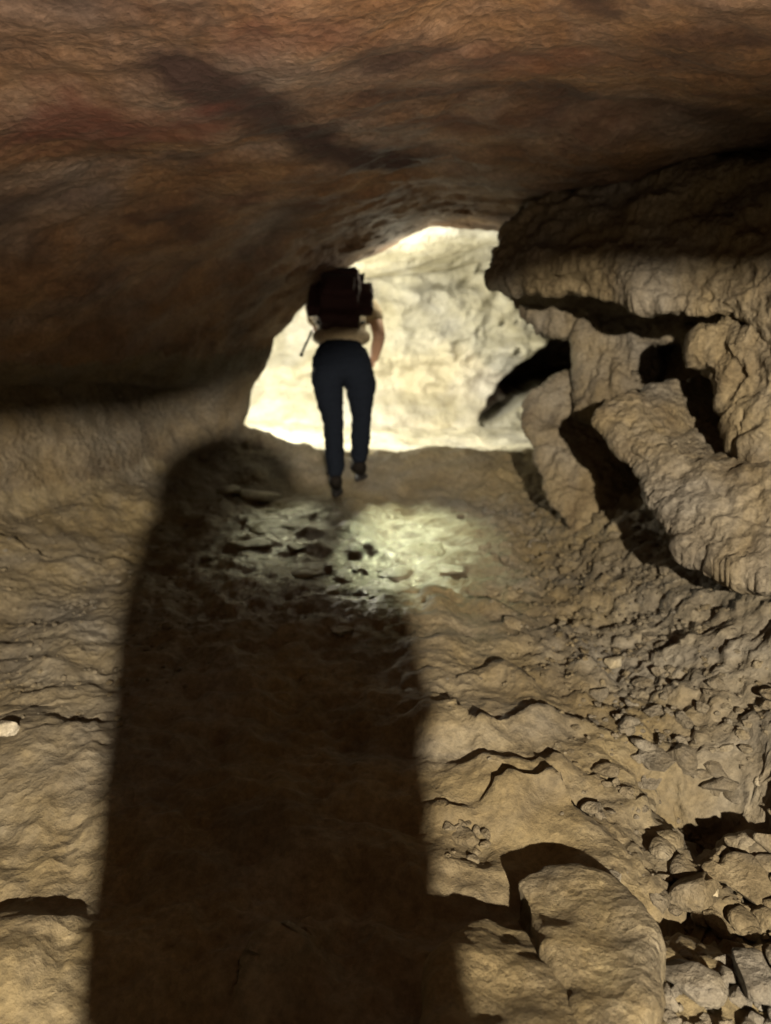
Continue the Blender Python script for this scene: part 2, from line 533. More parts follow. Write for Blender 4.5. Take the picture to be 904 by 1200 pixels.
cx = spaced((-4.2, -2.6, 0.07), (-2.6, 2.4, 0.018), (2.4, 4.2, 0.07))
cy = spaced((-4.5, 0.9, 0.06), (0.9, 6.1, 0.018), (6.1, 10.5, 0.05))
X, Y = np.meshgrid(cx, cy)
xc, yc = X.ravel(), Y.ravel()
V = np.stack([xc, yc, ceil_h(xc, yc)], 1)
nrm = grid_normals(V, len(cx), len(cy), True)
calm = np.where(yc < -0.1, 0.12, 1.0)
disp = 0.10 * fbm(V * np.array((0.8, 1.1, 1.0)) + 40, 3) + 0.030 * fbm(V * np.array((3.0, 5.5, 5.5)) + 8, 4) + 0.011 * fbm(V * 12 + 1, 5, 0.62)
p1, p2, _ = cells(V * np.array((5.0, 6.5, 6.0)), 9)
disp -= 0.035 * sm(0.36, 0.12, p1) * sm(-0.1, 0.3, fbm(V * 1.6 + 33, 2))
disp *= calm
V = V + nrm * disp[:, None]
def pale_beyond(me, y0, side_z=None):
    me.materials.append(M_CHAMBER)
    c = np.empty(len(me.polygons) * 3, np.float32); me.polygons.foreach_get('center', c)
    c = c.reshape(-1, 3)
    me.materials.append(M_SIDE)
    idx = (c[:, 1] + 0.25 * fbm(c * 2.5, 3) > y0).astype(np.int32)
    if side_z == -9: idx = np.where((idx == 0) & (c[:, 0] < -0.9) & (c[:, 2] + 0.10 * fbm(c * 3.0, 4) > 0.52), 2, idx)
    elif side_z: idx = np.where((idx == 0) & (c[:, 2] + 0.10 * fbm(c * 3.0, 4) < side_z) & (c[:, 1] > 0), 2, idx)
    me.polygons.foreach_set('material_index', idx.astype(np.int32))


ceil_o = link('cave_ceiling', np_mesh('cave_ceiling', V, grid_quads(len(cx), len(cy), True)), M_CEIL)
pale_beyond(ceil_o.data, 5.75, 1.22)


def on_ceiling(u, v):
    D = 0.5
    while D < 6:
        p = at(u, v, D)
        if p.z > float(ceil_h(np.array([p.x]), np.array([p.y]))[0]): break
        D += 0.02
    return p


wj = fbm(V * 3.0 + 50, 5, 0.6)


def stain(attr, marks):
    st = np.zeros(len(V))
    for pix, rad, amt in marks:
        q3 = [on_ceiling(*t) for t in pix]
        for a, b in zip(q3[:-1], q3[1:]):
            a, b = np.array(a), np.array(b); e = b - a
            t = np.clip(((V - a) @ e) / (e @ e), 0, 1)
            d = np.linalg.norm(V - a - t[:, None] * e, axis=1)
            st = np.maximum(st, amt * (1 - sm(0.2, 1.4, d / rad + 1.1 * wj)))
    at_ = ceil_o.data.attributes.new(attr, 'FLOAT', 'POINT')
    at_.data.foreach_set('value', st.astype(np.float32))


stain('mineral_stain', ((((205, 72), (270, 96), (330, 145), (390, 182), (470, 192)), 0.12, 1.0), (((430, 112), (560, 116), (700, 130), (850, 145)), 0.11, 0.7),
                        (((20, 160), (120, 168), (200, 185)), 0.10, 0.45), (((440, 75), (520, 55)), 0.07, 0.7), (((680, 8), (720, 25)), 0.06, 0.8),
                        (((-20, 245), (120, 235), (240, 262)), 0.12, 0.5), (((780, 40), (900, 30)), 0.05, 0.6)))
stain('iron_stain', ((((30, 150), (110, 135), (190, 150)), 0.22, 0.75), (((560, 60), (640, 80)), 0.14, 0.4), (((300, 40), (380, 30)), 0.14, 0.35)))
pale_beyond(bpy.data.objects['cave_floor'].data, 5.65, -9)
tag(ceil_o,
    'low brown rock ceiling curving down on one side', None, None, 'structure')

# ------------------------------------------------------------------ the setting: chamber wall
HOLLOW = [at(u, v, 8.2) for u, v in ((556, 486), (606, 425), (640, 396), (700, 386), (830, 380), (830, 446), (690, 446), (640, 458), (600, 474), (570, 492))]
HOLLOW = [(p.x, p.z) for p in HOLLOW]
wx = spaced((-4.2, -1.6, 0.05), (-1.6, 2.6, 0.020), (2.6, 4.2, 0.06))
wz = spaced((-0.1, 2.9, 0.020),)
X, Z = np.meshgrid(wx, wz)
xw, zw = X.ravel(), Z.ravel()
yw = 8.15 + 0.35 * (zw - 0.4) * 0.4 - 0.12 * (xw - 0.5)
q = np.stack([xw, 0 * xw, zw], 1)
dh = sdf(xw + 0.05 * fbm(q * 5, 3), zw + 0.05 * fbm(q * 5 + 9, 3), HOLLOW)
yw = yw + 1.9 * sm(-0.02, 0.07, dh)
yw = yw - 0.25 * np.exp(-((zw - 1.05 - 0.08 * xw) / 0.10) ** 2) * 0.5 - 0.5 * (1 - sm(0.35, 0.75, zw))
V = np.stack([xw, yw, zw], 1)
nw = np.tile(np.array((0.0, -1.0, 0.0)), (len(V), 1))
disp = 0.20 * fbm(q * np.array((1.4, 1, 2.2)) + 3, 3) + 0.10 * fbm(q * np.array((3.2, 1, 5)) + 7, 5, 0.55) + 0.020 * fbm(q * 16, 4, 0.6)
ra, rb = (xw + zw) * 0.707, (zw - xw) * 0.707
pit = sm(0.22, 0.42, fbm(np.stack([ra * 2.6, 0 * ra, rb * 6.0], 1) + 21, 3)) * sm(0.4, 0.9, xw)
disp -= 0.11 * pit
V = V + nw * disp[:, None]
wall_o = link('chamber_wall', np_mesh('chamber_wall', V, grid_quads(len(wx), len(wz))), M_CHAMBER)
wall_o.data.materials.append(M_CEIL)                 # shade of the hollow painted in: darker brown on its back faces
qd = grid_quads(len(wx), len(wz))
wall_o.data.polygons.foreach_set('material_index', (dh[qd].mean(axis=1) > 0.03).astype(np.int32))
tag(wall_o,
    'pale lit rock wall at the back of the chamber', None, None, 'structure')

# ------------------------------------------------------------------ rocks with an outline of their own
def solid(pts, push, voxel, smooth, fn, scale_back=1.0):
    """a rock: the front outline, carried back by PUSH, remeshed, rounded off and roughened"""
    bm = bmesh.new()
    c = sum(pts, Vector()) / len(pts)
    f = [bm.verts.new(p) for p in pts]
    k = [bm.verts.new(c + (p - c) * scale_back + Vector(push)) for p in pts]
    n = len(pts)
    for i in range(n):
        bm.faces.new((f[i], f[(i + 1) % n], k[(i + 1) % n], k[i]))
    cf = bm.verts.new(c); ck = bm.verts.new(c + Vector(push))
    for i in range(n):
        bm.faces.new((cf, f[(i + 1) % n], f[i])); bm.faces.new((ck, k[i], k[(i + 1) % n]))
    bmesh.ops.recalc_face_normals(bm, faces=bm.faces)
    me = bpy.data.meshes.new('rock'); bm.to_mesh(me); bm.free()
    me2 = baked(me, [('REMESH', dict(mode='VOXEL', voxel_size=voxel)), ('SMOOTH', dict(factor=0.5, iterations=smooth))])
    return displace(me2, fn)


def crag(a=0.06, b=0.03, c=0.010, stretch=(1, 1, 1), off=0.0, groove=0.0, cellk=0.35, bed=0.0, axis=(0.45, 0.15, 0.88), freq=7.0):
    st = np.array(stretch, float)

    def fn(p, n):
        d = a * fbm(p * 2.2 * st + off, 3) + b * fbm(p * 7.0 * st + off, 4) + c * fbm(p * 26 + off, 3, 0.6)
        c1, c2, _ = cells(p * 5.0 * st + off)
        d += cellk * b * np.clip((c2 - c1) * 1.5, 0, 0.5) - b * 0.1
        d += (0.55 if cellk else 0.0) * b * ridged(p * np.array((9.0, 6.0, 4.0)) * st + off, 4, 0.55)
        if bed:                               # beds that stand out one past the other, broken into blocks
            s_ = p @ np.array(axis) * freq + 0.9 * fbm(p * 1.7 + off, 3) + 0.15 * fbm(p * 9 + off, 3)
            fr = s_ - np.floor(s_)
            hb = _perm[(np.floor(s_).astype(np.int64) * 7 + 11) & 255] / 255.0
            d += bed * (0.7 * hb + 0.45 * np.sqrt(fr) - 0.6 * sm(0.84, 1.0, fr)) * (0.35 + 0.65 * sm(-0.2, 0.3, fbm(p * 2.6 + off + 5, 2)))
            w1, w2, wid = cells(p * np.array((4.5, 4.5, 7.0)) + 0.25 * fbm(p * 6 + off, 3)[:, None] + off)
            d += bed * 0.30 * (_perm[wid] / 255.0 - 0.5) - bed * 0.15 * sm(0.10, 0.0, w2 - w1)
        if groove: d += groove * ridged(p * np.array((6.0, 3.0, 2.2)) + off, 3)
        return d
    return fn


def rock(name, mesh, mat, label, cat='rock', group=None):
    mesh.materials.clear(); mesh.materials.append(mat)
    # put the origin at the base of the rock
    n = len(mesh.vertices)
    co = np.empty(n * 3, np.float32); mesh.vertices.foreach_get('co', co); co = co.reshape(-1, 3)
    o0 = np.array([co[:, 0].mean(), co[:, 1].mean(), co[:, 2].min()], np.float32)
    mesh.vertices.foreach_set('co', (co - o0).ravel()); mesh.update()
    o = bpy.data.objects.new(name, mesh); COL.objects.link(o); o.location = [float(v) for v in o0]
    return tag(o, label, cat, group)


def outline(*uvd):
    return [at(*t) for t in uvd]


rock('hanging_ledge', solid(outline((574, 320, 4.15), (588, 278, 4.2), (640, 236, 4.1), (760, 215, 3.6), (904, 200, 3.1), (1040, 190, 2.7),
                                    (1040, 402, 2.6), (904, 390, 2.95), (850, 366, 3.1), (780, 362, 3.3), (700, 344, 3.65), (640, 340, 3.9), (596, 338, 4.1)),
                            (0.55, 0.75, 0.25), 0.013, 1, crag(0.08, 0.045, 0.012, (0.8, 0.8, 1.7), 3.0, bed=0.030, axis=(0.25, 0.1, 0.96), freq=8.0)),
     M_SLAB, 'jutting rock ledge hanging from the ceiling, its upper half lost in shadow', 'rock ledge')
rock('hanging_ledge', solid(outline((592, 330, 4.55), (640, 318, 4.5), (760, 330, 4.1), (904, 350, 3.7), (1000, 360, 3.5), (1000, 402, 3.5),
                                    (904, 398, 3.75), (838, 392, 3.9), (766, 394, 4.1), (684, 396, 4.35), (646, 384, 4.5), (606, 352, 4.6)),
                            (0.5, 0.8, 0.1), 0.014, 3, crag(0.07, 0.045, 0.010, (1.3, 1.3, 1.3), 8.0, bed=0.035)),
     M_SLAB, 'thinner broken ledge tucked underneath the jutting ledge, above the rock pillar', 'rock ledge')
rock('rock_slab', solid(outline((698, 494, 3.45), (716, 474, 3.5), (735, 468, 3.5), (746, 490, 3.4), (768, 520, 3.3), (806, 546, 3.1), (842, 558, 2.95), (902, 560, 2.8), (1040, 576, 2.5),
                                (1040, 720, 2.3), (904, 684, 2.55), (838, 664, 2.75), (806, 644, 2.85), (784, 600, 3.0), (758, 566, 3.15), (726, 524, 3.35)),
                        (0.55, 0.42, 0.05), 0.012, 1, crag(0.035, 0.030, 0.013, (1, 1, 1.3), 13.0, 0.008, bed=0.020, axis=(0.55, 0.2, 0.80), freq=6.5)),
     M_SLAB, 'long tilted slab sloping down between two black clefts, the largest slab', 'rock slab')
rock('rock_slab', solid(outline((820, 404, 3.2), (836, 430, 3.2), (852, 458, 3.15), (866, 490, 3.1), (872, 514, 3.05), (884, 530, 3.0), (904, 540, 2.9), (1040, 552, 2.6),
                                (1040, 402, 2.7), (904, 400, 3.0), (850, 398, 3.15)),
                        (0.5, 0.45, 0.05), 0.012, 1, crag(0.07, 0.055, 0.012, (1.4, 1.4, 1.0), 23.0, 0.02, bed=0.045, axis=(0.88, 0.2, 0.42), freq=9.0)),
     M_SLAB, 'knobbly upright slab at the picture edge, under the jutting ledge and above the tilted slab', 'rock slab')
rock('rock_pillar', solid(outline((687, 384, 4.35), (720, 380, 4.3), (748, 384, 4.2), (748, 432, 4.15), (728, 462, 4.2), (694, 486, 4.3), (684, 470, 4.35)),
                          (0.45, 0.5, 0.0), 0.014, 2, crag(0.04, 0.045, 0.010, (1.7, 1.7, 0.8), 33.0, 0.035, bed=0.035, axis=(0.95, 0.1, 0.25), freq=11.0)),
     M_SLAB, 'short grooved rock pillar beside the black hollow, below the ledges', 'rock pillar')
rock('rock_shoulder', solid(outline((684, 438, 4.55), (654, 448, 4.5), (630, 458, 4.5), (612, 474, 4.5), (617, 500, 4.45), (634, 526, 4.4), (634, 550, 4.35), (650, 590, 4.2),
                                    (700, 640, 4.0), (760, 660, 3.9), (800, 600, 4.1), (760, 500, 4.4)),
                            (0.35, 0.55, -0.05), 0.013, 2, crag(0.05, 0.035, 0.010, (1, 1, 1.2), 43.0, bed=0.025)),
     M_SLAB, 'rounded rock shoulder forming the lower edge of the bright opening', 'rock')


def floor_rock(pix, ztop, zbot, voxel, smooth, fn):
    pts = []
    for u, v in pix:
        s = -SP_ + (600.0 - v) / FPX * CP
        pts.append(at(u, v, (ztop - 1.40) / s))
    pts = [Vector((p.x, p.y, ztop + 0.05 * math.sin(3 * p.x + 2 * p.y))) for p in pts]
    return solid(pts, (0, 0, zbot - ztop), voxel, smooth, fn, 1.12)


rock('boulder', floor_rock([(598, 1012), (635, 988), (685, 984), (728, 1012), (762, 1062), (764, 1150), (735, 1210), (705, 1270), (672, 1180), (634, 1085)],
                           0.18, -0.15, 0.010, 26, crag(0.08, 0.018, 0.003, (1, 1, 1), 51.0, 0, 0)),
     M_BOULDER, 'smooth rounded boulder with a black shadow arching behind it', 'boulder')
rock('boulder', floor_rock([(528, 1085), (570, 1052), (622, 1058), (664, 1118), (706, 1215), (720, 1330), (520, 1330), (516, 1180)],
                           0.15, -0.15, 0.010, 26, crag(0.10, 0.018, 0.003, (1, 1, 1), 61.0, 0, 0)),
     M_BOULDER, 'smooth ochre boulder at the very bottom of the picture, beside the long shadow', 'boulder')


# stones: a dozen shapes, then copies
def stone_mesh(seed, flat=0.7, sub=3, mat=M_STONE):
    r = np.random.default_rng(seed)
    bm = bmesh.new(); bmesh.ops.create_icosphere(bm, subdivisions=sub, radius=1.0)
    # cut flat facets, as broken rock has
    co = np.array([v.co for v in bm.verts])
    for _ in range(11):
        n = r.normal(size=3); n /= np.linalg.norm(n)
        h = r.uniform(0.42, 0.78)
        d = co @ n - h
        co = co - np.where(d > 0, d, 0)[:, None] * n * 0.98
    nn = co / np.linalg.norm(co, axis=1)[:, None]
    co = co + nn * (0.09 * fbm(co * 2.0 + seed, 3) + 0.03 * fbm(co * 7 + seed, 2))[:, None]
    co *= np.array((1.0, r.uniform(0.65, 0.95), flat * r.uniform(0.7, 1.1)))
    for v, c in zip(bm.verts, co): v.co = c
    me = bpy.data.meshes.new('stone'); bm.to_mesh(me); bm.free()
    me.polygons.foreach_set('use_smooth', np.full(len(me.polygons), True))
    me.materials.append(mat)
    return me


STONES = [stone_mesh(100 + k) for k in range(12)]
WETS = [stone_mesh(200 + k, 0.30, 3, M_WET) for k in range(6)]


def put_stone(name, me, u, v, width_px, label, group=None, sink=0.25, cat='stone', tilt=0.4, zrot=None, mat=None):
    p, D = on_floor(u, v)
    r = width_px / 2 / FPX * D
    if mat is not None:
        nm = me.name + '_pale'
        pale = bpy.data.meshes.get(nm)
        if pale is None:
            pale = me.copy(); pale.name = nm; pale.materials.clear(); pale.materials.append(mat)
        me = pale
    o = bpy.data.objects.new(name, me); COL.objects.link(o)
    o.scale = (r, r, r)
    o.rotation_euler = (random.uniform(-tilt, tilt), random.uniform(-tilt, tilt), random.uniform(0, 6.28) if zrot is None else zrot)
    o.location = (p.x, p.y, floor_at(p.x, p.y) + r * (0.55 - sink * 1.6))
    return tag(o, label, cat, group)


named = [
    (0, 800, 892, 64, 'flat tan stone lying alone on the grit, a black shadow at its side', None),
    (1, 896, 930, 34, 'pale whitish stone at the picture edge, brightest of the rubble', M_PALE),
    (2, 815, 1060, 84, 'large blocky stone next to the smooth rounded boulder', None),
    (3, 884, 1050, 90, 'large broken stone at the picture edge, before the black pit', None),
    (4, 832, 1046, 34, 'small light round pebble resting by the large blocky stone', M_PALE),
    (5, 812, 1160, 92, 'wide low rubble stone at the bottom, next to the rounded boulder', None),
    (6, 880, 1150, 100, 'biggest rubble stone in the bottom corner of the picture', None),
    (7, 720, 782, 30, 'pale pebble on the grit slope, beyond the mud ridges', M_PALE),
    (8, 840, 935, 54, 'angular stone between the flat tan stone and the black pit', None),
    (9, 10, 860, 42, 'pale stone half sunk in the mud at the edge opposite the rubble', M_PALE),
    (10, 545, 985, 40, 'small dark stone on the floor against the edge of the long shadow', None),
    (11, 762, 935, 40, 'small stone at the near end of the grit slope, left of the flat tan stone', None),
]
for k, u, v, wpx, lab, mt in named:
    put_stone('stone', STONES[k], u, v, wpx, lab, None, 0.2, mat=mt)

RUB = 'small broken stones of the rubble'
n = 0
while n < 230:
    u = random.uniform(690, 915); v = random.uniform(775, 1215)
    if u < 770 and v > 960: continue
    if u < 690 + (900 - v) * 0.1: continue
    wpx = random.choice((10, 13, 16, 20, 26, 34, 44)) * (0.7 + 0.5 * (v - 800) / 400)
    put_stone('rubble_stone', STONES[random.randrange(12)], u, v, wpx,
              'small broken stone in the rubble covering the near corner of the floor', RUB, 0.14)
    n += 1
for k in range(34):
    u = random.gauss(680, 120); v = random.gauss(800, 70)
    if not (480 < u < 900 and 640 < v < 960): continue
    put_stone('floor_pebble', STONES[random.randrange(12)], u, v, random.uniform(4, 10),
              'tiny loose pebble on the mud floor between the ridges and the grit slope', 'loose pebbles on the mud', 0.2)
for k in range(18):
    put_stone('wall_chip', STONES[random.randrange(12)], random.uniform(520, 570), random.uniform(965, 1010), random.uniform(8, 22),
              'small chip of rock in the heap beside the long shadow', 'chips beside the long shadow', 0.2)
wetspots = [(262, 572, 40), (308, 578, 52), (330, 615, 60), (290, 634, 46), (360, 668, 34), (392, 690, 30), (455, 636, 50), (500, 640, 72), (520, 662, 46),
            (350, 610, 34), (300, 556, 26), (240, 590, 24), (232, 665, 22), (270, 680, 20), (205, 690, 20), (400, 735, 30), (420, 660, 40), (470, 668, 44),
            (318, 596, 30), (280, 600, 26), (398, 625, 30), (250, 640, 22), (440, 690, 36), (225, 630, 20), (345, 640, 30), (380, 790, 24), (450, 610, 26), (190, 650, 22)]
for u, v, wpx in [t for t in wetspots if t[2] >= 30]:
    put_stone('wet_stone', WETS[random.randrange(6)], u, v, wpx * 1.45,
              'low wet stone glinting in the dark patch before the walker', 'wet stones before the walker', 0.43, tilt=0.12)
random.seed(5)


# grit too fine to count
def gravel(name, npts, region, size, mat, label):
    base = []
    for k in range(4):
        bm = bmesh.new(); bmesh.ops.create_icosphere(bm, subdivisions=1, radius=1.0)
        c = np.array([v.co[:] for v in bm.verts]); f = np.array([[v.index for v in fc.verts] for fc in bm.faces]); bm.free()
        r = np.random.default_rng(k)
        c = c * r.uniform(0.6, 1.1, size=(len(c), 1)); c[:, 2] *= 0.7
        base.append((c, f))
    vs, fs, off = [], [], 0
    r = np.random.default_rng(77)
    while len(vs) < npts:
        x, y = region(r)
        c, f = base[r.integers(4)]
        a = r.uniform(0, 6.28); ca, sa = math.cos(a), math.sin(a)
        s = size * r.lognormal(0, 0.55)
        q = c @ np.array(((ca, -sa, 0), (sa, ca, 0), (0, 0, 1))) * s
        vs.append(q + np.array((x, y, floor_at(x, y) + 0.2 * s))); fs.append(f + off); off += len(c)
    me = np_mesh(name, np.concatenate(vs), np.concatenate(fs), False)
    return tag(link(name, me, mat), label, None, None, 'stuff')


def right_bank(r):
    while True:
        x, y = r.uniform(0.4, 2.1), r.uniform(1.1, 4.6)
        if r.random() < sm(0.4, 0.95, np.array(x)) and sdf(np.array([x]), np.array([y]), RIGHT_MASS)[0] < 0.1: return x, y


def left_bank(r):
    while True:
        x, y = r.uniform(-2.0, -0.5), r.uniform(2.2, 5.4)
        if r.random() < sm(-0.5, -1.1, np.array(x)): return x, y


gravel('scattered_grit', 900, left_bank, 0.0075, M_STONE, 'sparse grit on the sloping mud bank below the banded wall')
gravel('grit', 5200, right_bank, 0.0085, M_STONE, 'loose grit and crumbs of rock on the bank below the slabs')

# ------------------------------------------------------------------ people
M_SKIN = plain_mat('skin', (0.34, 0.21, 0.145), 0.55, 0.1, 90)
M_DENIM = plain_mat('dark_blue_denim', (0.006, 0.008, 0.013), 1.0, 0.25, 140, 0.04)
M_TEE = plain_mat('pale_khaki_cotton', (0.30, 0.25, 0.17), 0.9, 0.2, 70)
M_BOOT = plain_mat('dark_boot_leather', (0.006, 0.0048, 0.004), 0.8, 0.2, 60, 0.1)
M_HAIR = plain_mat('dark_hair', (0.020, 0.014, 0.010), 0.6, 0.5, 120)
M_PACK = plain_mat('dark_maroon_nylon', (0.030, 0.015, 0.016), 0.85, 0.15, 120, 0.15)
M_STRAP = plain_mat('black_webbing', (0.012, 0.011, 0.012), 0.8, 0.2, 160)
M_JACKET = plain_mat('dark_jacket_cloth', (0.04, 0.04, 0.05), 0.9, 0.2, 80)
M_PLASTIC = plain_mat('black_plastic', (0.015, 0.015, 0.016), 0.4, 0.0, 40)


def skin_mesh(chain, edges, root, sub=1):
    """grow a surface over joints: chain = {joint: (position, (rx, ry))}"""
    names = list(chain)
    me = bpy.data.meshes.new('limbs')
    me.from_pydata([chain[k][0] for k in names], [(names.index(a), names.index(b)) for a, b in edges], [])
    o = bpy.data.objects.new('working_limbs', me); COL.objects.link(o)
    o.modifiers.new('Skin', 'SKIN').use_smooth_shade = True
    for v, k in zip(me.skin_vertices[0].data, names):
        r = chain[k][1]
        v.radius = r if isinstance(r, tuple) else (r, r)
        v.use_root = (k == root)
    s = o.modifiers.new('Sub', 'SUBSURF'); s.levels = sub; s.render_levels = sub
    dg = bpy.context.evaluated_depsgraph_get()
    out = bpy.data.meshes.new_from_object(o.evaluated_get(dg))
    bpy.data.objects.remove(o)
    return out


def join_meshes(ms):
    bm = bmesh.new()
    for m in ms: bm.from_mesh(m)
    me = bpy.data.meshes.new('joined'); bm.to_mesh(me); bm.free()
    return me


def ellipsoid(c, r, rot=None, sub=3):
    bm = bmesh.new(); bmesh.ops.create_icosphere(bm, subdivisions=sub, radius=1.0)
    M = Matrix.Translation(c) @ (rot.to_4x4() if rot else Matrix()) @ Matrix.Diagonal((*r, 1))
    bmesh.ops.transform(bm, matrix=M, verts=bm.verts)
    me = bpy.data.meshes.new('ball'); bm.to_mesh(me); bm.free()
    return me


def hand_mesh(wrist, toward, thumb_side, curl_dir):
    """palm, four unequal bent fingers and a thumb off the side of the palm"""
    d = (toward - wrist).normalized()
    t = (thumb_side - d * thumb_side.dot(d)).normalized()
    cdir = (curl_dir - d * curl_dir.dot(d) - t * curl_dir.dot(t)).normalized()
    ms = [skin_mesh({'a': (wrist, (0.024, 0.030)), 'b': (wrist + d * 0.045, (0.020, 0.036)), 'c': (wrist + d * 0.085, (0.016, 0.038))},
                    [('a', 'b'), ('b', 'c')], 'a', 2)]
    for k, (off, ln) in enumerate(((0.029, 0.070), (0.010, 0.078), (-0.010, 0.072), (-0.028, 0.056))):
        p0 = wrist + d * 0.070 + t * off * 0.9
        p1 = wrist + d * 0.092 + t * off
        p2 = p1 + (d * 0.85 + cdir * 0.5) * ln * 0.5
        p3 = p2 + (d * 0.45 + cdir * 0.9) * ln * 0.34
        p4 = p3 + (d * 0.05 + cdir) * ln * 0.26
        ms.append(skin_mesh({'a': (p0, 0.009), 'b': (p1, 0.0095), 'c': (p2, 0.0088), 'd': (p3, 0.008), 'e': (p4, 0.0065)},
                            [('a', 'b'), ('b', 'c'), ('c', 'd'), ('d', 'e')], 'a', 2))
    p0 = wrist + d * 0.025 + t * 0.018
    p1 = wrist + d * 0.050 + t * 0.042 + cdir * 0.008
    p2 = p1 + d * 0.032 + t * 0.014 + cdir * 0.012
    p3 = p2 + d * 0.026 + cdir * 0.012
    ms.append(skin_mesh({'a': (p0, 0.012), 'b': (p1, 0.012), 'c': (p2, 0.010), 'd': (p3, 0.0075)}, [('a', 'b'), ('b', 'c'), ('c', 'd')], 'a', 2))
    return ms


def head_meshes(c, face, up, s=1.0):
    """skull, jaw, nose, ears, lips and brow for a head at C looking along FACE"""
    f = face.normalized(); u = (up - f * up.dot(f)).normalized(); r = f.cross(u)
    rot = Matrix((r, f, u)).transposed()
    L_ = lambda a, b, d: c + (r * a + f * b + u * d) * s
    out = [ellipsoid(L_(0, -0.012, 0.020), (0.077 * s, 0.096 * s, 0.098 * s), rot, 4),
           ellipsoid(L_(0, 0.028, -0.055), (0.055 * s, 0.062 * s, 0.066 * s), rot),
           ellipsoid(L_(0, 0.098, -0.020), (0.013 * s, 0.020 * s, 0.026 * s), rot, 2),
           ellipsoid(L_(0, 0.084, -0.062), (0.024 * s, 0.010 * s, 0.009 * s), rot, 2),
           ellipsoid(L_(0, 0.080, 0.022), (0.050 * s, 0.012 * s, 0.010 * s), rot, 2)]
    for k in (-1, 1):
        out.append(ellipsoid(L_(0.078 * k, -0.005, -0.012), (0.010 * s, 0.020 * s, 0.031 * s), rot, 2))
        out.append(ellipsoid(L_(0.031 * k, 0.076, 0.002), (0.013 * s, 0.011 * s, 0.010 * s), rot, 2))
    return out, rot, L_


